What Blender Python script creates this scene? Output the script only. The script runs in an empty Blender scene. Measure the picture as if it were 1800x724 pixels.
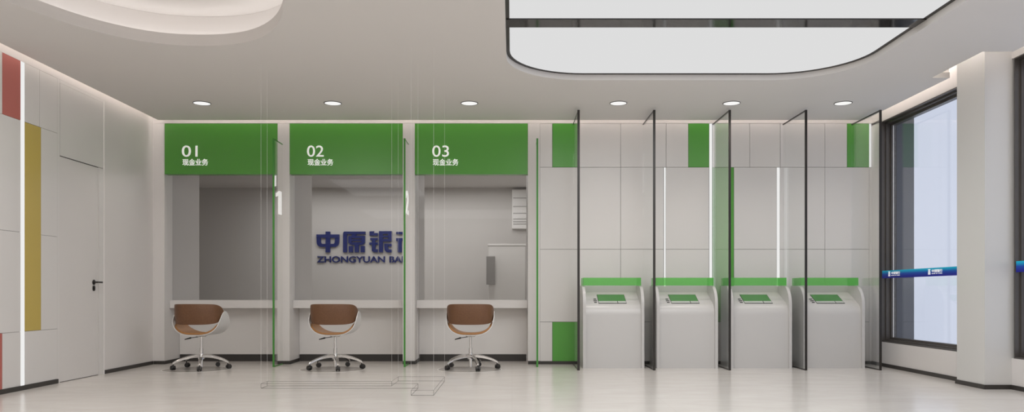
import bpy, bmesh, math
from mathutils import Vector, Matrix
PI = math.pi
sc = bpy.context.scene
C = sc.collection
EYE = 0.862; F = 1378.0; D = 9.5
def wx(px, Y): return (px - 900) / F * Y
def wz(py, Y): return EYE + (515 - py) / F * Y

# ------------------------------------------------------------------ materials
def lin(c):
    return tuple((v/12.92 if v <= .04045 else ((v+.055)/1.055)**2.4) for v in [x/255 for x in c])
def new_mat(name):
    m = bpy.data.materials.new(name); m.use_nodes = True
    nt = m.node_tree; nt.nodes.clear()
    out = nt.nodes.new('ShaderNodeOutputMaterial')
    return m, nt, out
def pbr(name, col, rough=.5, metal=0, spec=.5, noise=0, nscale=8, stretch=(1,1,1), bump=0, coat=0):
    m, nt, out = new_mat(name)
    b = nt.nodes.new('ShaderNodeBsdfPrincipled'); nt.links.new(b.outputs[0], out.inputs[0])
    b.inputs['Base Color'].default_value = (*col, 1); b.inputs['Roughness'].default_value = rough
    b.inputs['Metallic'].default_value = metal; b.inputs['Specular IOR Level'].default_value = spec
    b.inputs['Coat Weight'].default_value = coat
    if noise or bump:
        tc = nt.nodes.new('ShaderNodeTexCoord'); mp = nt.nodes.new('ShaderNodeMapping')
        mp.inputs['Scale'].default_value = stretch
        nt.links.new(tc.outputs['Object'], mp.inputs[0])
        n = nt.nodes.new('ShaderNodeTexNoise'); n.inputs['Scale'].default_value = nscale; n.inputs['Detail'].default_value = 5
        nt.links.new(mp.outputs[0], n.inputs['Vector'])
        if noise:
            r = nt.nodes.new('ShaderNodeValToRGB')
            r.color_ramp.elements[0].position = .3; r.color_ramp.elements[1].position = .7
            r.color_ramp.elements[0].color = (*[c*(1-noise) for c in col], 1)
            r.color_ramp.elements[1].color = (*[min(1, c*(1+noise)) for c in col], 1)
            nt.links.new(n.outputs['Fac'], r.inputs[0]); nt.links.new(r.outputs[0], b.inputs['Base Color'])
        if bump:
            bp = nt.nodes.new('ShaderNodeBump'); bp.inputs['Strength'].default_value = bump; bp.inputs['Distance'].default_value = .002
            nt.links.new(n.outputs['Fac'], bp.inputs['Height']); nt.links.new(bp.outputs[0], b.inputs['Normal'])
    return m
def emit(name, col, s):
    m, nt, out = new_mat(name)
    e = nt.nodes.new('ShaderNodeEmission'); e.inputs[0].default_value = (*col, 1); e.inputs[1].default_value = s
    nt.links.new(e.outputs[0], out.inputs[0]); return m
def glass(name, tint=(1,1,1), ior=1.45, gain=1.0):
    m, nt, out = new_mat(name)
    t = nt.nodes.new('ShaderNodeBsdfTransparent'); t.inputs[0].default_value = (*tint, 1)
    g = nt.nodes.new('ShaderNodeBsdfGlossy'); g.inputs['Roughness'].default_value = 0.0
    g.inputs[0].default_value = (gain, gain, gain, 1)
    f = nt.nodes.new('ShaderNodeFresnel'); ge = nt.nodes.new('ShaderNodeNewGeometry')
    iv = nt.nodes.new('ShaderNodeMapRange'); iv.inputs['To Min'].default_value = ior; iv.inputs['To Max'].default_value = 1/ior
    nt.links.new(ge.outputs['Backfacing'], iv.inputs['Value']); nt.links.new(iv.outputs[0], f.inputs[0])   # same ratio from both sides of the sheet
    mx = nt.nodes.new('ShaderNodeMixShader')
    nt.links.new(f.outputs[0], mx.inputs[0]); nt.links.new(t.outputs[0], mx.inputs[1]); nt.links.new(g.outputs[0], mx.inputs[2])
    nt.links.new(mx.outputs[0], out.inputs[0]); return m
def translucent(name, col, through, amount):
    m, nt, out = new_mat(name)
    t = nt.nodes.new('ShaderNodeBsdfTransparent'); t.inputs[0].default_value = (*through, 1)
    b = nt.nodes.new('ShaderNodeBsdfPrincipled'); b.inputs['Base Color'].default_value = (*col, 1); b.inputs['Roughness'].default_value = .15
    mx = nt.nodes.new('ShaderNodeMixShader'); mx.inputs[0].default_value = amount
    nt.links.new(t.outputs[0], mx.inputs[1]); nt.links.new(b.outputs[0], mx.inputs[2]); nt.links.new(mx.outputs[0], out.inputs[0])
    return m
M = {}
M['wall'] = pbr('wall_paint', (.66,.635,.62), .38, noise=.015, nscale=1.5)
M['panel'] = pbr('lacquer_panel', (.66,.64,.625), .3, noise=.015, nscale=1.2)
M['pillar'] = pbr('pillar_lacquer', (.66,.64,.625), .6)
M['knee'] = pbr('knee_wall_paint', (.75,.73,.71), .5)
M['column'] = pbr('column_panel', (.60,.595,.58), .22)
M['ceiling'] = pbr('ceiling_paint', (.71,.685,.665), .75, noise=.012, nscale=.6)
M['cove'] = pbr('cove_white', (.82,.79,.77), .7)
M['gap'] = pbr('dark_joint', (.10,.095,.09), .7)
M['dark'] = pbr('black_trim', (.022,.020,.018), .4)
M['base'] = pbr('dark_skirting', (.035,.031,.028), .45)
M['green'] = pbr('green_lacquer', (.085,.33,.045), .3)
M['green_glossy'] = pbr('green_sign_face', (.085,.31,.045), .28)
M['green_metal'] = pbr('green_metal', (.045,.24,.03), .4)
M['red'] = pbr('red_lacquer', (.45,.13,.11), .3)
M['yellow'] = pbr('yellow_lacquer', (.50,.38,.10), .3)
M['frame'] = pbr('bronze_frame', (.07,.062,.056), .3, noise=.08, nscale=3)
M['black_metal'] = pbr('black_metal', (.018,.015,.013), .35)
M['gloss_black'] = pbr('gloss_black', (.02,.019,.018), .08)
M['glass'] = glass('clear_glass', (.985,.99,.985))
M['win_glass'] = glass('window_glass', (.96,.98,1.0))
M['teller_glass'] = glass('teller_glass', (.94,.94,.94), 1.45, .2)
M['kiosk'] = pbr('kiosk_lacquer', (.53,.52,.51), .32)
M['kiosk_band'] = translucent('green_acrylic', (.20,.58,.16), (.56,.88,.52), .42)
M['screen'] = pbr('green_display', (.045,.22,.04), .12)
M['bezel'] = pbr('screen_surround', (.025,.025,.025), .25)
M['screen_bar'] = pbr('screen_toolbar', (.45,.48,.44), .25)
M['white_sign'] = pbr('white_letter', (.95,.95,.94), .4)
_b = M['white_sign'].node_tree.nodes['Principled BSDF']; _b.inputs['Emission Color'].default_value = (1,1,1,1); _b.inputs['Emission Strength'].default_value = .28   # slight glow put into the white so the lettering reads brighter
M['navy'] = pbr('navy_letter', (.008,.018,.14), .4)
M['leather'] = pbr('brown_leather', (.15,.068,.030), .48, noise=.10, nscale=60, bump=.2)
M['tan'] = pbr('tan_leather', (.36,.165,.048), .5, noise=.06, nscale=50)
M['shell'] = pbr('white_shell', (.72,.71,.70), .22)
M['chrome'] = pbr('chrome', (.78,.77,.76), .12, metal=1)
M['caster'] = pbr('black_plastic', (.02,.018,.017), .4)
M['mat'] = translucent('clear_mat', (.5,.48,.46), (.95,.947,.944), .10)
M['mat_rim'] = pbr('mat_rim', (.85,.83,.80), .2)
M['film'] = emit('light_film', (1,1,1), .725)
M['lamp'] = emit('lamp_disc', (1,.99,.97), .95)
M['led'] = emit('led_strip', (1,.995,.98), .86)
M['cove_led'] = emit('cove_led', (1,.92,.86), 11.0)
M['oval_led'] = emit('oval_led', (1,.975,.955), 3.4)
M['wire'] = pbr('black_wire', (.02,.02,.02), .5)
M['white_wire'] = pbr('white_wire', (.8,.78,.76), .5)
M['room'] = pbr('back_room_paint', (.60,.58,.56), .6)
M['outside'] = pbr('slate_render', (.13,.135,.15), .6)
M['cabinet'] = pbr('cabinet_enamel', (.86,.85,.83), .4)
M['grey'] = pbr('grey_plastic', (.36,.35,.34), .5)
# floor: pale beige stone with faint horizontal veins and tile joints
m, nt, out = new_mat('beige_stone_floor')
b = nt.nodes.new('ShaderNodeBsdfPrincipled'); nt.links.new(b.outputs[0], out.inputs[0]); b.inputs['Roughness'].default_value = .2
tc = nt.nodes.new('ShaderNodeTexCoord'); mp = nt.nodes.new('ShaderNodeMapping'); mp.inputs['Scale'].default_value = (.9, 2.2, 1)
nt.links.new(tc.outputs['Object'], mp.inputs[0])
n1 = nt.nodes.new('ShaderNodeTexNoise'); n1.inputs['Scale'].default_value = 2.2; n1.inputs['Detail'].default_value = 9; n1.inputs['Roughness'].default_value = .62
n1.inputs['Distortion'].default_value = .6
nt.links.new(mp.outputs[0], n1.inputs['Vector'])
r = nt.nodes.new('ShaderNodeValToRGB'); r.color_ramp.elements[0].position = .3; r.color_ramp.elements[1].position = .72
r.color_ramp.elements[0].color = (.57,.535,.50,1); r.color_ramp.elements[1].color = (.64,.61,.575,1)
nt.links.new(n1.outputs['Fac'], r.inputs[0])
br = nt.nodes.new('ShaderNodeTexBrick'); br.offset = 0; br.inputs['Scale'].default_value = 1
br.inputs['Brick Width'].default_value = 1.2; br.inputs['Row Height'].default_value = 1.2; br.inputs['Mortar Size'].default_value = .0012
nt.links.new(tc.outputs['Object'], br.inputs['Vector'])
mx = nt.nodes.new('ShaderNodeMix'); mx.data_type = 'RGBA'
nt.links.new(br.outputs['Fac'], mx.inputs['Factor']); nt.links.new(r.outputs[0], mx.inputs['A']); mx.inputs['B'].default_value = (.54,.505,.47,1)
nt.links.new(mx.outputs['Result'], b.inputs['Base Color'])
M['floor'] = m
# window band: printed film running from teal at the top edge to navy at the bottom
m, nt, out = new_mat('blue_band_print')
b = nt.nodes.new('ShaderNodeBsdfPrincipled'); nt.links.new(b.outputs[0], out.inputs[0]); b.inputs['Roughness'].default_value = .5; b.inputs['Specular IOR Level'].default_value = .15
tc = nt.nodes.new('ShaderNodeTexCoord'); sp = nt.nodes.new('ShaderNodeSeparateXYZ'); nt.links.new(tc.outputs['Generated'], sp.inputs[0])
r = nt.nodes.new('ShaderNodeValToRGB'); nt.links.new(sp.outputs['Z'], r.inputs[0])
r.color_ramp.elements[0].position = .15; r.color_ramp.elements[0].color = (.018,.02,.27,1)
r.color_ramp.elements[1].position = .95; r.color_ramp.elements[1].color = (.01,.45,.66,1)
e = r.color_ramp.elements.new(.55); e.color = (.015,.075,.40,1)
nt.links.new(r.outputs[0], b.inputs['Base Color']); M['band'] = m

# ------------------------------------------------------------------ mesh helpers
def box(bm, x0, x1, y0, y1, z0, z1):
    r = bmesh.ops.create_cube(bm, size=1)
    S = Matrix.Diagonal((x1-x0, y1-y0, z1-z0, 1)); T = Matrix.Translation(((x0+x1)/2, (y0+y1)/2, (z0+z1)/2))
    bmesh.ops.transform(bm, matrix=T @ S, verts=r['verts']); return r['verts']
def cyl(bm, p0, p1, r0, r1=None, seg=20):
    if r1 is None: r1 = r0
    p0 = Vector(p0); p1 = Vector(p1); d = p1-p0
    r = bmesh.ops.create_cone(bm, cap_ends=True, segments=seg, radius1=r0, radius2=r1, depth=d.length)
    q = Vector((0,0,1)).rotation_difference(d.normalized()).to_matrix().to_4x4()
    bmesh.ops.transform(bm, matrix=Matrix.Translation((p0+p1)/2) @ q, verts=r['verts']); return r['verts']
def prism(bm, pts, z0, z1):
    lo = [bm.verts.new((x, y, z0)) for x, y in pts]; hi = [bm.verts.new((x, y, z1)) for x, y in pts]
    bm.faces.new(lo[::-1]); bm.faces.new(hi); n = len(pts)
    for i in range(n): bm.faces.new((lo[i], lo[(i+1) % n], hi[(i+1) % n], hi[i]))
    return lo + hi
def prism_x(bm, pts, x0, x1):          # outline in (y, z), extruded along x
    lo = [bm.verts.new((x0, y, z)) for y, z in pts]; hi = [bm.verts.new((x1, y, z)) for y, z in pts]
    bm.faces.new(lo); bm.faces.new(hi[::-1]); n = len(pts)
    for i in range(n): bm.faces.new((lo[i], hi[i], hi[(i+1) % n], lo[(i+1) % n]))
def sheet(bm, P, nu, nv, th):          # curved sheet with real thickness; th along the inward normal
    def nrm(u, v):
        e = 1e-3; a = Vector(P(min(u+e,1), v)) - Vector(P(max(u-e,0), v)); b2 = Vector(P(u, min(v+e,1))) - Vector(P(u, max(v-e,0)))
        c = a.cross(b2); return c.normalized() if c.length > 1e-12 else Vector((0,0,1))
    A = []; B = []
    for i in range(nu+1):
        ra = []; rb = []
        for j in range(nv+1):
            u, v = i/nu, j/nv; p = Vector(P(u, v)); n = nrm(u, v)
            ra.append(bm.verts.new(p)); rb.append(bm.verts.new(p + n*th))
        A.append(ra); B.append(rb)
    for i in range(nu):
        for j in range(nv):
            bm.faces.new((A[i][j], A[i+1][j], A[i+1][j+1], A[i][j+1])); bm.faces.new((B[i][j], B[i][j+1], B[i+1][j+1], B[i+1][j]))
    for i in range(nu):
        bm.faces.new((A[i][0], B[i][0], B[i+1][0], A[i+1][0])); bm.faces.new((A[i][nv], A[i+1][nv], B[i+1][nv], B[i][nv]))
    for j in range(nv):
        bm.faces.new((A[0][j], A[0][j+1], B[0][j+1], B[0][j])); bm.faces.new((A[nu][j], B[nu][j], B[nu][j+1], A[nu][j+1]))
def obj(name, bm, mat, parent=None, smooth=False, bevel=0, seg=2, merge=False):
    bmesh.ops.recalc_face_normals(bm, faces=bm.faces)
    me = bpy.data.meshes.new(name); bm.to_mesh(me); bm.free()
    me.materials.append(M[mat])
    o = bpy.data.objects.new(name, me); C.objects.link(o)
    if parent: o.parent = parent
    if smooth:
        for p in me.polygons: p.use_smooth = True
        md = o.modifiers.new('sharp', 'EDGE_SPLIT'); md.split_angle = math.radians(38)
    if bevel:
        md = o.modifiers.new('bevel', 'BEVEL'); md.width = bevel; md.segments = seg; md.limit_method = 'ANGLE'
    return o
def bx(name, mat, dims, parent=None, bevel=0):
    bm = bmesh.new(); box(bm, *dims); return obj(name, bm, mat, parent, bevel=bevel)
def tag(o, label, cat, group=None):
    o['label'] = label; o['category'] = cat
    if group: o['group'] = group
    return o
def thing(name, label, cat, loc, group=None):
    o = bpy.data.objects.new(name, None); C.objects.link(o); o.location = loc; o.empty_display_size = .1
    return tag(o, label, cat, group)
def struct(o): o['kind'] = 'structure'; return o
def root_struct(name, loc=(0,0,0)):
    o = bpy.data.objects.new(name, None); C.objects.link(o); o.location = loc; return struct(o)
def dup(root, loc, label=None):
    r = root.copy(); C.objects.link(r); r.location = loc
    if label: r['label'] = label
    for ch in list(root.children):
        c = ch.copy(); C.objects.link(c); c.parent = r
        for g in list(ch.children):
            d = g.copy(); C.objects.link(d); d.parent = c
    return r
def flat(name, loops, z0, z1, mat, parent=None):      # plate with holes
    cu = bpy.data.curves.new(name, 'CURVE'); cu.dimensions = '2D'; cu.fill_mode = 'BOTH'; cu.extrude = (z1-z0)/2
    for pts in loops:
        s = cu.splines.new('POLY'); s.points.add(len(pts)-1); s.use_cyclic_u = True
        for i, (x, y) in enumerate(pts): s.points[i].co = (x, y, 0, 1)
    t = bpy.data.objects.new(name, cu); C.objects.link(t)
    dg = bpy.context.evaluated_depsgraph_get()
    me = bpy.data.meshes.new_from_object(t.evaluated_get(dg)); bpy.data.objects.remove(t); bpy.data.curves.remove(cu)
    me.transform(Matrix.Translation((0, 0, (z0+z1)/2))); me.materials.clear(); me.materials.append(M[mat])
    o = bpy.data.objects.new(name, me); C.objects.link(o)
    if parent: o.parent = parent
    return o
def text_mesh(name, body, w, h, depth, mat, parent, M4, bold=0.0):
    """text fitted to a w x h box standing in the xz plane (lower left at origin), then moved by M4"""
    cu = bpy.data.curves.new(name, 'FONT'); cu.body = body; cu.size = 1; cu.extrude = .02; cu.offset = bold
    t = bpy.data.objects.new(name, cu); C.objects.link(t)
    dg = bpy.context.evaluated_depsgraph_get()
    me = bpy.data.meshes.new_from_object(t.evaluated_get(dg)); bpy.data.objects.remove(t); bpy.data.curves.remove(cu)
    xs = [v.co.x for v in me.vertices]; ys = [v.co.y for v in me.vertices]
    x0, x1, y0, y1 = min(xs), max(xs), min(ys), max(ys)
    sx = w/(x1-x0); sy = h/(y1-y0)
    for v in me.vertices:
        x, y, z = v.co; v.co = ((x-x0)*sx, -(z+.02)/.04*depth, (y-y0)*sy)
    me.transform(M4); me.materials.clear(); me.materials.append(M[mat])
    o = bpy.data.objects.new(name, me); C.objects.link(o); o.parent = parent
    return o

# ------------------------------------------------------------------ room shell
ZC = 2.934           # ceiling underside
ZP = 2.917           # top of cladding
ZT = 3.35            # slab over the ceiling void
REAR = -2.2
XL, XR, XN = -4.35, 4.36, 4.48
struct(bx('floor', 'floor', (-6.5, 4.9, REAR-.1, 14.2, -.1, 0)))
struct(bx('ceiling_slab', 'cove', (-4.7, 5.0, REAR-.1, 9.9, ZT, ZT+.1))).name = 'ceiling_slab'

def superell(cx, cy, rx, ry, n=2.3, k=96):
    r = []
    for i in range(k):
        a = 2*PI*i/k; c, s = math.cos(a), math.sin(a)
        r.append((cx + rx*math.copysign(abs(c)**(2/n), c), cy + ry*math.copysign(abs(s)**(2/n), s)))
    return r
def rrect(x0, x1, y0, y1, r, k=14):
    p = []
    for cx, cy, a0 in ((x1-r, y1-r, 0), (x0+r, y1-r, PI/2), (x0+r, y0+r, PI), (x1-r, y0+r, 1.5*PI)):
        for i in range(k+1):
            a = a0 + PI/2*i/k; p.append((cx + r*math.cos(a), cy + r*math.sin(a)))
    return p
OV = (-2.60, 4.40, 1.10, 2.17)
oval = superell(*OV)
LB = (-.05, 3.22, 1.2, 7.63)
lbox = rrect(*LB, .74)
outline = [(-4.24, REAR), (4.30, REAR), (4.30, 6.73), (4.04, 6.73), (4.04, 7.55), (4.216, 7.55), (4.216, 9.39), (-4.24, 9.39)]
ceil = struct(flat('ceiling', [outline, oval, lbox], ZC, ZC+.054, 'ceiling'))
# oval coffer
cof = root_struct('ceiling_coffer', (OV[0], OV[1], ZC))
def oring(r0, r1): return [superell(0, 0, OV[2]+r1, OV[3]+r1), superell(0, 0, OV[2]+r0, OV[3]+r0)]
flat('lip', oring(.001, .02), .054, .094, 'ceiling', cof)
flat('side', oring(.16, .19), .054, .30, 'cove', cof)
flat('top', [superell(0, 0, OV[2]+.19, OV[3]+.19)], .301, .32, 'cove', cof)
tag(flat('cove_light', oring(.06, .10), ZC+.06, ZC+.07, 'oval_led'), 'hidden warm strip light glowing round the oval ceiling recess', 'light')
bpy.data.objects['cove_light'].location = (OV[0], OV[1], 0)
# stretched light panel
lp = thing('ceiling_light', 'large rounded white luminous ceiling panel in a black frame', 'light', ((LB[0]+LB[1])/2, (LB[2]+LB[3])/2, ZC))
lp_c = Vector(lp.location)
def rel(pts): return [(x-lp_c.x, y-lp_c.y) for x, y in pts]
flat('diffuser', [rel(rrect(LB[0]-.05, LB[1]+.05, LB[2]-.05, LB[3]+.05, .78))], .060, .066, 'film', lp)
flat('frame', [rel(rrect(LB[0]-.004, LB[1]+.004, LB[2]-.004, LB[3]+.004, .742)), rel(rrect(LB[0]+.03, LB[1]-.03, LB[2]+.03, LB[3]-.03, .71))], .0545, .0590, 'black_metal', lp)
for yc in (6.17, 4.7, 3.2, 1.9):
    bm = bmesh.new(); box(bm, LB[0]-lp_c.x+.005, LB[1]-lp_c.x-.005, yc-.09-lp_c.y, yc+.09-lp_c.y, .048, .0585)
    obj('crossbar', bm, 'gloss_black', lp)
# cove strips around the room
def strip(label, x0, y0, x1, y1, wx_, wy_):
    """lamp on a thin upstand along the slab edge; (wx_, wy_) points to the wall"""
    t = thing('cove_light', label, 'light', ((x0+x1)/2, (y0+y1)/2, ZC+.055))
    hx, hy = abs(x1-x0)/2, abs(y1-y0)/2
    def b(nm, mt, a, c, z0, z1):
        lo = (min(a*wx_, c*wx_), min(a*wy_, c*wy_)); hi = (max(a*wx_, c*wx_), max(a*wy_, c*wy_))
        bx(nm, mt, (-hx+lo[0], hx+hi[0], -hy+lo[1], hy+hi[1], z0, z1), t)
    b('housing', 'cove', -.010, -.002, 0, .27); b('lamp', 'cove_led', -.0015, .045, .255, .270)
strip('hidden strip light along the ceiling edge by the service wall', -4.20, 9.39, 4.18, 9.39, 0, 1)
strip('hidden strip light along the ceiling edge by the wall with the door', -4.24, 0, -4.24, 9.36, -1, 0)
strip('hidden strip light along the ceiling edge above the window with blue band', 4.216, 7.56, 4.216, 9.36, 1, 0)
strip('hidden strip light at the ceiling edge beside the projecting column', 4.04, 6.75, 4.04, 7.53, 1, 0)
strip('hidden strip light along the ceiling edge above the window near the column', 4.30, 0, 4.30, 6.60, 1, 0)

# downlights
DL = [(355,'above the swivel chair at desk 01'), (585,'above the swivel chair at desk 02'), (825,'above the swivel chair at desk 03'),
      (1087,'above the leftmost kiosk'), (1286,'above the third kiosk from the left'), (1482,'above the rightmost kiosk')]
dl0 = None
for px, wh in DL:
    loc = (wx(px, 8.55), 8.55, ZC)
    lab = 'small round recessed downlight in the ceiling ' + wh
    if dl0 is None:
        dl0 = thing('downlight', lab, 'light', loc, 'round downlights in front of the service wall')
        bm = bmesh.new(); cyl(bm, (0,0,-.004), (0,0,-.0005), .088, seg=40); obj('lamp', bm, 'lamp', dl0)
        circ = lambda r: [(r*math.cos(2*PI*i/40), r*math.sin(2*PI*i/40)) for i in range(40)]
        flat('rim', [circ(.095), circ(.0885)], -.006, -.0003, 'gap', dl0)
    else: dup(dl0, loc, lab)
    li = bpy.data.lights.new('downlight_lamp', 'SPOT'); li.energy = 33; li.spot_size = 2.2; li.spot_blend = 1; li.shadow_soft_size = .08; li.color = (1,.93,.86)
    lo = bpy.data.objects.new('downlight_lamp', li); lo.location = (loc[0], loc[1], ZC-.03); C.objects.link(lo)

# ------------------------------------------------------------------ left wall
wl = root_struct('wall_left')
def P(parent, mat, x0, x1, y0, y1, z0, z1, label=None, g=.0015):
    """cladding panel with a fine open joint round it; thin axis left alone"""
    gy = g if (y1-y0) > .05 else 0; gx = g if (x1-x0) > .05 else 0
    o = bx('panel', mat, (x0+gx, x1-gx, y0+gy, y1-gy, z0+g, z1-g), parent)
    if label: o['label'] = label
    return o
bx('backing', 'gap', (XL-.06, XL-.012, REAR, 9.5, 0, ZP-.004), wl)
bx('upper_wall', 'wall', (XL-.06, XL-.0, REAR, 9.6, ZP, ZT), wl)
ZS = (.04, .52, 1.40, 2.39, ZP)
xa, xb = XL-.012, XL
# columns of cladding, near to far
for y0, y1 in ((REAR, -.6), (-.6, 1.0), (1.0, 2.6), (2.6, 4.2), (4.2, 5.6)):
    for i in range(4): P(wl, 'panel', xa, xb, y0, y1, ZS[i], ZS[i+1])
P(wl, 'panel', xa, xb, 5.6, 6.44, ZS[0], ZS[1]); P(wl, 'red', xa, xb, 6.44, 6.69, ZS[0], ZS[1], 'low dull red panel')
P(wl, 'panel', xa, xb, 6.69, 6.94, ZS[0], ZS[1])
for i in (1, 2): P(wl, 'panel', xa, xb, 5.6, 6.94, ZS[i], ZS[i+1])
P(wl, 'panel', xa, xb, 5.6, 6.69, ZS[3], ZS[4]); P(wl, 'red', xa, xb, 6.69, 6.94, ZS[3], ZS[4], 'dull red panel under the ceiling')
P(wl, 'panel', xa, xb, 6.995, 7.50, ZS[0], ZS[1])
P(wl, 'yellow', xa, xb, 6.995, 7.24, ZS[1], ZS[3], 'tall mustard yellow panel')
P(wl, 'panel', xa, xb, 7.24, 7.50, ZS[1], ZS[2]); P(wl, 'panel', xa, xb, 7.24, 7.50, ZS[2], ZS[3])
P(wl, 'panel', xa, xb, 6.995, 7.22, ZS[3], ZS[4]); P(wl, 'panel', xa, xb, 7.22, 7.50, ZS[3], ZS[4])
bx('panel', 'panel', (xa, xb, 7.50, 7.54, 0, ZP-.001), wl)
bx('panel', 'panel', (xa, xb, 7.542, 8.355, 2.885, ZP-.001), wl)
bx('panel', 'wall', (xa, xb+.001, 8.361, 9.5, .0, ZP-.001), wl)
struct(bx('baseboard_left', 'base', (XL+.0005, XL+.012, REAR, 7.50, 0, .04)))
struct(bx('baseboard_left_rear', 'base', (XL+.0015, XL+.012, 8.37, 9.487, 0, .04))).name = 'baseboard_left_rear'
tag(bx('light_strip', 'led', (XL-.011, XL+.002, 6.942, 6.993, .041, ZP-.002)), 'vertical white light strip between the red and yellow wall panels', 'light')
# door
dr = root_struct('door_1', (XL, 7.95, 0))
bx('transom_panel', 'panel', (-.011, .001, -.406, .404, 2.187, 2.883), dr)
bx('door_leaf', 'wall', (-.016, -.004, -.404, .30, .006, 2.178), dr)
bx('door_frame', 'panel', (-.012, .002, .304, .398, 0, 2.182), dr)
bx('door_trim', 'cove', (-.012, .006, .399, .407, 0, ZP-.01), dr)
bm = bmesh.new(); hy = 5994/ (900-165) - 7.95; hz = EYE + 19/F*8.155
cyl(bm, (-.004, hy, hz), (.006, hy, hz), .026, seg=28); cyl(bm, (.004, hy, hz), (.045, hy, hz), .009)
box(bm, .036, .05, hy-.008, hy+.085, hz-.009, hz+.009)
obj('door_handle', bm, 'dark', dr, bevel=.002)
bm = bmesh.new(); cyl(bm, (-.004, hy, hz-.055), (.006, hy, hz-.055), .02, seg=24); cyl(bm, (-.004, hy, hz-.07), (.006, hy, hz-.07), .02, seg=24)
box(bm, -.004, .006, hy-.0195, hy+.0195, hz-.07, hz-.055); cyl(bm, (.005, hy, hz-.062), (.010, hy, hz-.062), .009)
obj('lock_plate', bm, 'dark', dr)

# ------------------------------------------------------------------ service wall: pillars, headers, booths
FB = 10.56
fins = [(XL, wx(289, D)), (wx(488, D), wx(509, D)), (wx(708, D), wx(729, D)), (wx(928, D), wx(949, D))]
for i, (a, c) in enumerate(fins):
    p = root_struct('wall_pillar' if i else 'wall_corner')
    bx('shaft', 'pillar', (a, c, D, FB, 0, ZP), p)
    bx('skirting', 'base', (a+.001 if i else XL+.013, c+.009, D-.010, 9.92, 0, .04), p)
struct(bx('wall_back', 'wall', (XL-.06, XR+.2, D, D+.2, ZP+.001, ZT)))
ZH = 2.303
nums = ['01', '02', '03']
knee_y = 9.93
booths = [(fins[i][1], fins[i+1][0]) for i in range(3)]
for i, (a, c) in enumerate(booths):
    n = nums[i]
    s = thing('sign_fascia', f'glossy green fascia above the counter lettered {n}', 'sign', (a, D, ZH), 'green fascias over the three desks')
    bx('board', 'green_glossy', (.002, c-a-.002, .002, .11, 0, ZP-ZH-.001), s)
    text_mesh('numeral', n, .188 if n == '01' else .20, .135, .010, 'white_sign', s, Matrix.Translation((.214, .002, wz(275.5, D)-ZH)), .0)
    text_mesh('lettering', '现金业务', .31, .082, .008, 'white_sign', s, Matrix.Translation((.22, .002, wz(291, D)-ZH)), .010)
    t = thing('service_counter', f'white worktop and knee wall of the desk under sign {n}', 'counter', (a, 9.64, 0), 'white service counters')
    w = c-a
    bx('worktop', 'panel', (.002, w-.002, 0, .85, .677, .774), t, bevel=.002)
    bx('knee_panel', 'knee', (.002, w-.002, knee_y-9.64, knee_y-9.64+.05, .085, .6765), t)
    bx('toe_kick', 'base', (.012, w-.012, knee_y-9.64-.004, knee_y-9.64+.05, 0, .088), t)
    g = thing('teller_window', f'clear glass screen standing on the worktop under sign {n}', 'window', (a, 9.72, .774), 'glass screens over the counters')
    bx('pane', 'teller_glass', (.003, w-.003, 0, .010, .001, ZH-.774+.02), g)
    bx('fascia_return', 'panel', (.002, w-.002, -.108, .012, ZH-.774+.022, ZP-.774), g)

# divider screens: green framed, on the three pillars
def divider(X, dig, label, Yn=9.137, Yb=9.497):
    Zt = 2.665
    t = thing('glass_divider', label, 'partition', (X, Yn, 0), 'green edged glass dividers between the desks')
    L = Yb-Yn-.006
    bm = bmesh.new()
    box(bm, -.0105, .0105, 0, .010, 0.001, Zt); box(bm, -.006, .006, .010, L, .001, .010); box(bm, -.005, .005, .010, L, Zt-.008, Zt)
    obj('frame', bm, 'green_metal', t)
    bx('pane', 'glass', (-.004, .004, .010, L, .010, Zt-.008), t)
    # numeral reads from the desk side, lying on the pane
    z0 = wz(376, 9.3)
    if dig == '1':
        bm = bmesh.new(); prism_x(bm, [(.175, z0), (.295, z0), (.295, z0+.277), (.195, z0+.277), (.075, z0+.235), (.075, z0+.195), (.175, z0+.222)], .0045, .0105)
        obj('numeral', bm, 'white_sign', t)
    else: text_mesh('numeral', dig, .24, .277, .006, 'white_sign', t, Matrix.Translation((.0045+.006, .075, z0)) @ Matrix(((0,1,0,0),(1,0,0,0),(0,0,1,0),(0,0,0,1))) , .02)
    return t
divider(-2.78, '1', 'green framed glass divider carrying the numeral 1')
divider(-1.253, '2', 'green framed glass divider carrying the numeral 2')
divider(.295, '3', 'green framed glass divider by the panelled wall, carrying a numeral')

# back room behind the counters
br_ = root_struct('wall_back_room')
bx('rear', 'room', (-6.5, 3.0, 14.0, 14.1, 0, 2.9), br_)
bx('left_side', 'room', (-6.5, -6.4, 9.9, 14.0, 0, 2.9), br_)
bx('right_side', 'room', (.62, .72, 9.72, 14.0, 0, 2.9), br_)
bx('near_side', 'room', (-6.5, XL-.001, 9.8, 9.9, 0, 2.9), br_)
struct(bx('ceiling_back_room', 'room', (-6.5, 3.0, 9.73, 14.1, 2.74, 2.84)))
cab = thing('storage_cabinet', 'white cabinet standing behind the counter under sign 03', 'cabinet', (-.085, 12.8, 0))
bx('body', 'cabinet', (-.30, .30, 0, .5, 0, wz(432, 12.8)), cab, bevel=.004)
bx('top', 'cabinet', (-.31, .31, -.01, .52, wz(432, 12.8)+.001, wz(432, 12.8)+.03), cab, bevel=.004)
bm = bmesh.new(); box(bm, -.07, .07, -.15, -.02, 0, .46); o = obj('wall_box', bm, 'grey', None, bevel=.006)
o.parent = cab; o.location = (-.26, 0, wz(500, 12.6)); o.name = 'control_box'
vt = thing('wall_louvre', 'pale slatted unit on the wall behind the counter under sign 03', 'vent', (wx(900, 13.9), 14.0, wz(402, 13.9)))
bm = bmesh.new(); box(bm, 0, .46, -.10, -.001, 0, .70); obj('casing', bm, 'cabinet', vt, bevel=.012)
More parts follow.
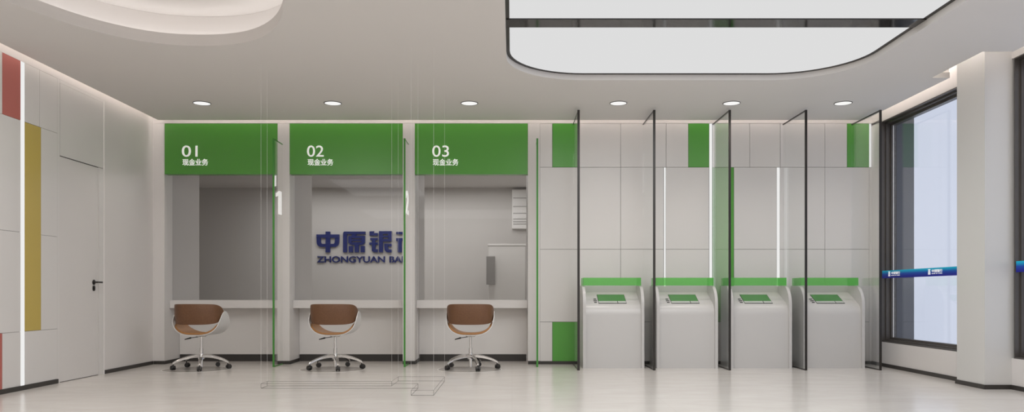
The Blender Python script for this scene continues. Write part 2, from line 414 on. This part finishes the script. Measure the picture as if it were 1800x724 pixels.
for k, zz in enumerate((.08, .12, .17, .27, .39, .54)):
    bx('slat', 'grey', (.02, .44, -.108, -.1005, zz, zz+.010), vt)

# company name on the back room wall
sg = thing('wall_sign', 'navy raised Chinese and English bank name on the back room wall', 'sign', (wx(460, 13.97), 13.999, 0))
SY = 13.96
def cz(y): return wz(380 + y/6.03, SY)
def cx_(x): return wx(460 + x/6.03, SY) - sg.location.x
def glyph(rects, polys=()):
    bm = bmesh.new()
    for i, (x0, x1, y0, y1) in enumerate(rects): box(bm, cx_(x0), cx_(x1), -.045-.0004*i, -.001-.0002*i, cz(y1), cz(y0))
    for i, pts in enumerate(polys):
        yf = -.0402-.0004*i
        q = [(cx_(x), cz(y)) for x, y in pts]
        lo = [bm.verts.new((x, yf, z)) for x, z in q]; hi = [bm.verts.new((x, -.004-.0002*i, z)) for x, z in q]
        bm.faces.new(lo); bm.faces.new(hi[::-1]); n = len(q)
        for k in range(n): bm.faces.new((lo[k], hi[k], hi[(k+1) % n], lo[(k+1) % n]))
    return obj('character', bm, 'navy', sg)
glyph([(677,725,162,382),(580,822,193,228)],
      [[(580,220),(625,220),(628,280),(640,292),(684,292),(684,325),(620,325),(592,308),(582,280)],
       [(822,220),(777,220),(774,280),(762,292),(718,292),(718,325),(782,325),(810,308),(820,280)]])
glyph([(872,1098,162,190),(918,955,215,285),(1057,1095,215,285),(918,1095,208,232),(950,1062,244,262),(985,1030,296,382),(922,968,315,382),(1048,1092,315,382)],
      [[(868,166),(905,166),(905,300),(904,382),(862,382),(862,180)], [(922,276),(1093,276),(1080,298),(1060,303),(955,303),(935,298)], [(960,190),(1010,190),(990,212),(945,212)]])
glyph([(1160,1230,178,204),(1150,1230,230,253),(1140,1230,278,301),(1168,1206,230,370),(1243,1285,158,382),(1280,1380,158,188),(1340,1380,158,268),(1280,1345,205,223),(1280,1380,242,268),(1345,1380,292,320),(1330,1380,352,382)],
      [[(1142,160),(1190,158),(1182,204),(1142,204)], [(1168,350),(1230,350),(1230,382),(1190,382),(1168,366)], [(1297,290),(1345,290),(1338,330),(1345,352),(1345,382),(1318,378),(1302,355)]])
glyph([(1425,1495,165,190),(1425,1495,232,262),(1440,1485,258,382),(1515,1650,165,190),(1515,1650,232,262),(1590,1635,258,382),(1560,1600,352,382)])
w1 = (1305-583)/6.03/F*SY; w2 = 285/6.03/F*SY
for word, ww, xx in (('ZHONGYUAN', w1, 583), ('BANK', w2, 1352)):
    text_mesh('word', word, ww, 67/6.03/F*SY, .03, 'navy', sg, Matrix.Translation((cx_(xx), -.001, cz(490))), .018)

# ------------------------------------------------------------------ panelled wall behind the kiosks
wr = root_struct('wall_panelled')
X949 = wx(949, D); 
bx('backing', 'gap', (X949, XR+.1, D+.012, D+.2, 0, ZP-.004), wr)
rows = [wz(635.5, D), wz(565.7, D), wz(438, D), wz(294, D), ZP]
def back(row0, row1, pts, greens=(), lbl=''):
    for a, c in pts:
        gr = (a, c) in greens
        o = P(wr, 'green' if gr else 'panel', wx(a, D), wx(c, D), D, D+.012, rows[row0], rows[row1], lbl if gr else None, g=.0022)
back(3, 4, [(949,971),(971,1010),(1010,1091),(1091,1171),(1171,1210),(1210,1246.5),(1252.5,1318),(1318,1371.5),(1371.5,1450),(1450,1489),(1489,1528)], [(971,1010),(1210,1246.5),(1489,1528)], 'green panel below the ceiling')
for r0 in (1, 2):
    back(r0, r0+1, [(949,1091),(1091,1166.5),(1170.5,1246.5),(1290,1365.5),(1371,1450),(1450,1528)])
back(1, 3, [(1252.5,1290)], [(1252.5,1290)], 'tall narrow green panel')
back(0, 1, [(949,971),(971,1010),(1010,1091),(1091,1166.5),(1170.5,1246.5),(1252.5,1290),(1290,1365.5),(1371,1450),(1450,1528)], [(971,1010)], 'low green panel beside the leftmost kiosk')
bx('panel', 'panel', (wx(1528,D)+.002, XR-.001, D, D+.012, rows[0], rows[3]-.002), wr)
tag(bx('light_strip', 'led', (wx(1167.2,D), wx(1170.2,D), D-.001, D+.011, rows[0]+.003, rows[3]-.003)), 'narrow white light strip rising behind the second kiosk', 'light')
tag(bx('light_strip', 'led', (wx(1247.2,D), wx(1251.8,D), D-.001, D+.011, rows[0]+.003, ZP-.003)), 'full height white light strip beside the tall green panel', 'light')
tag(bx('light_strip', 'led', (wx(1366,D), wx(1370.5,D), D-.001, D+.011, rows[0]+.003, rows[3]-.003)), 'white light strip rising behind the third kiosk, right of the tall green panel', 'light')
tag(bx('light_strip', 'led', (wx(1528.4,D), wx(1531.4,D), D-.001, D+.011, rows[3]+.003, ZP-.003)), 'white light strip in the corner by the window', 'light')
struct(bx('baseboard_back', 'base', (X949+.010, XR-.013, D-.010, D-.0005, 0, .038)))

# ------------------------------------------------------------------ right wall, column, windows
wrt = root_struct('wall_right')
W1 = (7.30, 9.27, .288, 2.885)
T = .16
bx('sill_wall', 'wall', (XR, XR+T, 7.2, 9.5, 0, W1[2]), wrt)
bx('jamb_wall', 'wall', (XR, XR+T, W1[1], 9.52, W1[2], ZP), wrt)
bx('head_wall', 'wall', (XR, XR+T, 7.2, 9.6, W1[3], ZT), wrt)
W2 = (2.6, 7.0, .278, 2.96)
bx('near_sill_wall', 'wall', (XN, XN+T, REAR, 7.1, 0, W2[2]), wrt)
bx('near_head_wall', 'wall', (XN, XN+T, REAR, 7.1, W2[3], ZT), wrt)
bx('near_wall', 'wall', (XN, XN+T, REAR, W2[0], W2[2], W2[3]), wrt)
struct(bx('column', 'column', (4.24, 4.64, 7.03, 7.47, 0, ZT-.001)))
struct(bx('baseboard_right', 'base', (XR-.012, XR-.0005, 7.482, 9.488, 0, .04)))
bm = bmesh.new(); box(bm, 4.228, 4.2395, 7.018, 7.482, 0, .04); box(bm, 4.2395, XN, 7.018, 7.0295, 0, .04)
struct(obj('baseboard_column', bm, 'base'))
struct(bx('baseboard_near_right', 'base', (XN-.012, XN-.0005, REAR, 7.017, 0, .04)))
def window(name, X, w, inset=.13):
    y0, y1, z0, z1 = w
    r = root_struct(name, (X, (y0+y1)/2, z0)); h = (y1-y0)/2; H = z1-z0
    bm = bmesh.new()
    t = .018; d = inset+.03
    def L(x0, x1, tt):
        box(bm, x0, x1, -h, h, 0, tt); box(bm, x0, x1, -h, h, H-tt, H); box(bm, x0, x1, -h, -h+tt, tt, H-tt); box(bm, x0, x1, h-tt, h, tt, H-tt)
    L(.002, .05, .012); L(.05, .10, .030); L(.10, d, .055)
    obj('window_frame', bm, 'frame', r)
    bm = bmesh.new(); x = inset; tt = .055
    box(bm, x-.0052, x-.0042, -h+tt, -h+tt+.002, tt, H-tt); box(bm, x-.009, x-.0042, h-tt-.002, h-tt, tt, H-tt)
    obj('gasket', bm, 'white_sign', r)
    bx('glass', 'win_glass', (inset-.004, inset+.004, -h+tt, h-tt, tt, H-tt), r)
    return r
window('window_1', XR, W1); window('window_2', XN, W2)
def band(label, X, y0, y1, texts, z0=1.036, hh=.088):
    t = thing('privacy_band', label, 'band', (X, (y0+y1)/2, z0))
    bx('strip', 'band', (-.004, .004, y0-t.location.y, y1-t.location.y, 0, hh), t)
    for yy in texts:          # yy = left end as seen (far side), reads towards the camera
        R = Matrix(((0,1,0,0),(-1,0,0,0),(0,0,1,0),(0,0,0,1)))
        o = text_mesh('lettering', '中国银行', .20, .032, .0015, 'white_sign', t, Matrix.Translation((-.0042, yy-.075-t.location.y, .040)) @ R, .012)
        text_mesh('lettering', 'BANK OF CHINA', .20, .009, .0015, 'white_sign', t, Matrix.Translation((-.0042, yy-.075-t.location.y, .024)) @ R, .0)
        bm = bmesh.new(); y = yy-t.location.y
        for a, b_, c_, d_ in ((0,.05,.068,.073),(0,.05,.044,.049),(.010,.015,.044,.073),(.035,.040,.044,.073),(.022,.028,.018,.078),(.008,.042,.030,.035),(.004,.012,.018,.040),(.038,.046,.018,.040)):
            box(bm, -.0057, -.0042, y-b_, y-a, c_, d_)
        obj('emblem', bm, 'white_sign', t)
band('blue band lettered in white across the window beyond the column', XR+.012, 7.475, 9.25, (9.10, 8.23))
band('blue band across the window on the near side of the column', XN+.012, 2.62, 6.98, (), 1.048, .097)
# outside
ext = root_struct('wall_exterior')
bx('pier', 'outside', (XR+T+.001, 4.795, 9.35, 9.9, -.05, 3.2), ext)
bx('soffit', 'outside', (XR+T+.13, 5.1, 7.0, 9.9, 3.13, 3.3), ext)

# rear wall behind the viewer
struct(bx('wall_rear', 'wall', (-4.5, 4.7, REAR-.1, REAR-.001, 0, ZT)))

# ------------------------------------------------------------------ kiosks
KC = [1.163, 2.006, 2.852, 3.686]
K0 = 8.965
def kiosk():
    t = thing('service_kiosk', '', 'kiosk', (KC[0], K0, 0), 'grey self service kiosks along the panelled wall')
    # side panels
    side = [(0, 0), (0, .72)] + [(.205 - .205*math.cos(a), .72 + .228*math.sin(a)) for a in [PI/2*i/14 for i in range(1, 15)]] + [(.43, .948), (.43, 0)]
    for s in (-1, 1):
        bm = bmesh.new(); prism_x(bm, side, s*.318 if s > 0 else -.350, .350 if s > 0 else -.318)
        obj('side_panel', bm, 'kiosk', t, smooth=True, bevel=.004)
    # body: straight front rolling back into the sloping desk
    prof = [(.022, 0), (.022, .61)]
    p0, p1, p2 = Vector((.022, .61)), Vector((.024, .695)), Vector((.095, .740))
    for i in range(1, 15):
        q = i/14; v = p0*(1-q)**2 + p1*2*q*(1-q) + p2*q*q; prof.append((v.x, v.y))
    prof += [(.375, .871), (.375, .946), (.425, .946), (.425, 0)]
    bm = bmesh.new(); prism_x(bm, prof, -.3175, .3175); obj('body', bm, 'kiosk', t, smooth=True)
    # screen lies on the slope
    ang = math.atan2(.131, .28)
    sc_ = bpy.data.objects.new('screen', None)
    def sl(bm, u0, u1, v0, v1, h0, h1):      # v along slope from its front edge
        vs = box(bm, u0, u1, v0, v1, h0, h1)
        bmesh.ops.transform(bm, matrix=Matrix.Translation((0, .095, .740)) @ Matrix.Rotation(ang, 4, 'X'), verts=vs)
    bm = bmesh.new(); sl(bm, -.162, .162, .000, .238, .0005, .004); s0 = obj('screen', bm, 'bezel', t)
    bm = bmesh.new(); sl(bm, -.158, .158, .062, .234, .0042, .0055); obj('display', bm, 'screen', s0)
    bm = bmesh.new(); sl(bm, -.158, .058, .009, .058, .0042, .0055); sl(bm, .066, .158, .009, .058, .0042, .0055); obj('toolbar', bm, 'screen_bar', s0)
    for v, hw in ((.02, .016), (.062, .020), (.108, .016)):
        bm = bmesh.new(); sl(bm, -.195-hw, -.195+hw, v, v+.016, .0005, .005); obj('key', bm, 'bezel', t)
    # acrylic header
    bm = bmesh.new()
    box(bm, -.335, .335, .135, .141, .949, 1.040); box(bm, -.335, -.329, .1415, .42, .949, 1.040); box(bm, .329, .335, .1415, .42, .949, 1.040)
    o = obj('header_band', bm, 'kiosk_band', t); o['label'] = 'translucent green acrylic band'
    return t
k0 = kiosk()
kl = ['leftmost light grey kiosk with green screen, beside the low green wall panel', 'second light grey kiosk from the left, below the narrowest light strip',
      'third light grey kiosk from the left, in front of the tall green panel', 'rightmost light grey kiosk with green screen, nearest the window']
k0['label'] = kl[0]
for i in (1, 2, 3): dup(k0, (KC[i], K0, 0), kl[i])

# black framed glass partitions
GX = [.742, 1.585, 2.427, 3.277, 4.107]
def gp():
    t = thing('glass_partition', '', 'partition', (GX[0], 8.734, 0), 'black framed glass screens between the kiosks')
    L = .74; H = 2.903
    bm = bmesh.new()
    box(bm, -.013, .013, 0, .010, .001, H); box(bm, -.007, .007, .010, L, .001, .012); box(bm, -.007, .007, .010, L, H-.012, H)
    obj('frame', bm, 'black_metal', t)
    bx('pane', 'glass', (-.005, .005, .010, L, .012, H-.012), t)
    return t
g0 = gp()
gl = ['black framed glass partition left of the leftmost kiosk', 'black framed glass partition between the first and second kiosks',
      'black framed glass partition between the second and third kiosks, by the tall green panel', 'black framed glass partition between the third and fourth kiosks',
      'black framed glass partition at the far right, by the window']
g0['label'] = gl[0]
for i in range(1, 5): dup(g0, (GX[i], 8.734, 0), gl[i])

# ------------------------------------------------------------------ swivel chairs
def sgp(v, e): return math.copysign(abs(v)**e, v)
def chair():
    t = thing('swivel_chair', '', 'chair', (-3.526, 8.90, .002), 'brown swivel chairs at the counters')
    W = .272
    def sh(u, v, w=W, top=.655, drop=.280, ext=1.0, tr=1.0, yb=-.20, yf=.24):
        q = 2*u-1; k = 2*v-1
        tt = q*PI/2*tr*(1-.20*abs(k)**3)
        x = w*sgp(math.sin(tt), .80); z = top - drop*abs(math.cos(tt))**.68
        s = abs(q)**2.2
        y0 = yb + .035*s; y1 = yf - .075*s
        y = (y0+y1)/2 + k*(y1-y0)/2*ext
        z += .012*max(0, -k)**2 * (1-abs(q)) 
        return (x, y, z)
    bm = bmesh.new(); sheet(bm, lambda u, v: sh(u, v), 40, 14, .007); obj('shell', bm, 'shell', t, smooth=True)
    bm = bmesh.new(); sheet(bm, lambda u, v: sh(u, v, W-.009, .650, .264, .99, .80), 36, 12, .018); obj('seat_cushion', bm, 'tan', t, smooth=True)
    # backrest band wrapping round the rear
    def bk(u, v):
        q = 2*u-1; k = 2*v-1; a = q*math.radians(84)
        x = .239*sgp(math.sin(a), .80); y = .045 - .295*abs(math.cos(a))**.62
        hh = .109*(1-.07*q*q-abs(q)**5*.30)
        rr = (max(0, 1-abs(q)**7))**.5
        z = .627 + .012*abs(q)**3 + k*hh*rr
        y += .012*(k) * -1 + .012*k*k
        return (x, y, z)
    def bkP(u, v): return bk(.004+.992*u, v)
    bm = bmesh.new(); sheet(bm, bkP, 44, 12, .028)
    o = obj('backrest', bm, 'leather', t, smooth=True)
    # gas lift, seat plate, lever
    bm = bmesh.new(); cyl(bm, (0,0,.02), (0,0,.236), .0205, .020, 24); obj('lift_sleeve', bm, 'chrome', t, smooth=True)
    bm = bmesh.new(); cyl(bm, (0,0,.236), (0,0,.372), .0135, seg=24); obj('gas_lift', bm, 'chrome', t, smooth=True)
    bm = bmesh.new(); cyl(bm, (0,0,.364), (0,0,.384), .045, .075, 24); obj('seat_plate', bm, 'chrome', t, smooth=True)
    bm = bmesh.new(); cyl(bm, (0,0,.368), (-.115,-.02,.352), .004, seg=8); cyl(bm, (-.11,-.02,.353), (-.178,-.03,.335), .010, .005, 12); lv = obj('lever', bm, 'caster', t)
    lv['label'] = 'black height lever'
    # star base
    R = .30
    bm = bmesh.new(); cyl(bm, (0,0,.112), (0,0,.172), .036, .030, 28); obj('hub', bm, 'chrome', t, smooth=True)
    leg0 = None
    for i in range(5):
        if leg0 is None:
            bm = bmesh.new(); n = 12; prev = None
            for j in range(n+1):
                s = j/n; x = .015 + (R+.012-.015)*s; zc = .150 - .072*s**2.1 ; hw = .022-.010*s; hh = .020-.010*s
                if j == n: zc -= .004
                ring = [bm.verts.new((x, yy, zc+zz)) for yy, zz in ((-hw,-hh),(-hw,hh*.5),(-hw*.55,hh),(hw*.55,hh),(hw,hh*.5),(hw,-hh),(0,-hh*.5))]
                if prev:
                    for k in range(7): bm.faces.new((prev[k], prev[(k+1) % 7], ring[(k+1) % 7], ring[k]))
                else: bm.faces.new(ring)
                prev = ring
            bm.faces.new(prev[::-1])
            leg0 = obj('leg', bm, 'chrome', t, smooth=True); lg = leg0
            bm = bmesh.new()
            for s in (-1, 1):
                cyl(bm, (.012, s*.004, .0275), (.012, s*.024, .0275), .0275, .0245, seg=22)
            cyl(bm, (.012,-.008,.026), (.012,.008,.026), .010, seg=12); box(bm, -.006, .030, -.006, .006, .030, .056); cyl(bm, (0,0,.045), (0,0,.072), .006, seg=10)
            cs0 = obj('castor', bm, 'caster', lg, bevel=.003); cs0.location = (R, 0, 0); cs0.rotation_euler.z = 1.0
        else:
            lg = leg0.copy(); C.objects.link(lg); lg.parent = t
            cs = cs0.copy(); C.objects.link(cs); cs.parent = lg; cs.rotation_euler.z = 1.0 + i*1.3
        lg.rotation_euler.z = 2*PI/5*i
    return t
c0 = chair()
c0['label'] = 'brown leather swivel chair with chrome star base at desk 01'
dup(c0, (-2.006, 8.90, .002), 'brown leather swivel chair with chrome star base at desk 02')
dup(c0, (-.470, 8.90, .002), 'brown leather swivel chair with chrome star base at desk 03')
mt = None
for x, n in ((-3.57, '01'), (-2.03, '02'), (-.478, '03')):
    lab = f'round clear floor mat under the swivel chair at desk {n}'
    if mt is None:
        mt = thing('chair_mat', lab, 'mat', (x, 8.86, 0), 'clear round mats under the chairs')
        bm = bmesh.new(); cyl(bm, (0,0,.0002), (0,0,.0012), .355, seg=64); obj('sheet', bm, 'mat', mt)
        circ = lambda r: [(r*math.cos(2*PI*i/64), r*math.sin(2*PI*i/64)) for i in range(64)]
        flat('rim', [circ(.365), circ(.356)], .0002, .0014, 'mat_rim', mt)
    else: dup(mt, (x, 8.86, 0), lab)

# ------------------------------------------------------------------ thin wire outline standing on the floor
wf = thing('wire_frame', 'thin black wire outline on the floor with fine white wires up to the ceiling', 'frame', (-1.46, 7.2, 0))
FP = [(-2.27,7.09), (-2.27,7.27), (-1.115,7.27), (-1.115,7.68), (-.66,7.68), (-.66,6.60), (-.85,6.60), (-.85,7.09)]
bm = bmesh.new()
for i in range(8):
    a = FP[i]; b_ = FP[(i+1) % 8]
    for z in (.002, .043): cyl(bm, (a[0]+1.46, a[1]-7.2, z), (b_[0]+1.46, b_[1]-7.2, z), .0011, seg=6)
    cyl(bm, (a[0]+1.46, a[1]-7.2, .002), (a[0]+1.46, a[1]-7.2, .043), .0011, seg=6)
obj('floor_rail', bm, 'wire', wf)
up = None
for i, a in enumerate(FP):
    if up is None:
        bm = bmesh.new(); cyl(bm, (0,0,.043), (0,0,ZC-.001), 0.0006, seg=6); up = obj('upright', bm, 'white_wire', wf); u = up
    else: u = up.copy(); C.objects.link(u); u.parent = wf
    u.location = (a[0]+1.46, a[1]-7.2, 0)

# ------------------------------------------------------------------ lights
def area(name, loc, sx, sy, power, col=(1,.965,.93), rot=(0,0,0)):
    li = bpy.data.lights.new(name, 'AREA'); li.shape = 'RECTANGLE'; li.size = sx; li.size_y = sy; li.energy = power; li.color = col
    o = bpy.data.objects.new(name, li); o.location = loc; o.rotation_euler = rot; C.objects.link(o); return o
area('light_panel_lamp', (1.58, 4.9, ZC+.02), 2.5, 4.6, 105, (1,.992,.985))
area('rear_fill_lamp', (0, -.9, ZC-.03), 7.5, 2.2, 115, (1,.992,.985))  # unseen fill added behind the viewer to brighten the hall
area('coffer_lamp', (OV[0], OV[1], ZC+.004), 1.5, 3.4, 60, (1,.992,.985))
area('back_room_lamp', (-2.0, 12.8, 2.70), 4.2, 1.4, 46, (1,.985,.97))
area('back_room_lamp', (-.20, 11.9, 2.72), .5, .3, 8)  # small unseen fill added to lift the cabinet front
w = bpy.data.worlds.new('world'); sc.world = w; w.use_nodes = True
bg = w.node_tree.nodes['Background']; bg.inputs[0].default_value = (.715,.745,.86,1); bg.inputs[1].default_value = 1.0

# ------------------------------------------------------------------ camera
cam = bpy.data.cameras.new('camera'); co = bpy.data.objects.new('camera', cam); C.objects.link(co)
co.location = (0, 0, EYE); co.rotation_euler = (PI/2, 0, 0)
cam.sensor_width = 36; cam.lens = F/1800*36; cam.shift_y = (515-362)/1800
sc.camera = co
sc.view_settings.view_transform = 'Standard'; sc.view_settings.look = 'None'
sc.view_settings.gamma = 1; sc.view_settings.exposure = 0; sc.view_settings.use_curve_mapping = False
sc.cycles.max_bounces = 12; sc.cycles.diffuse_bounces = 6; sc.cycles.transparent_max_bounces = 24
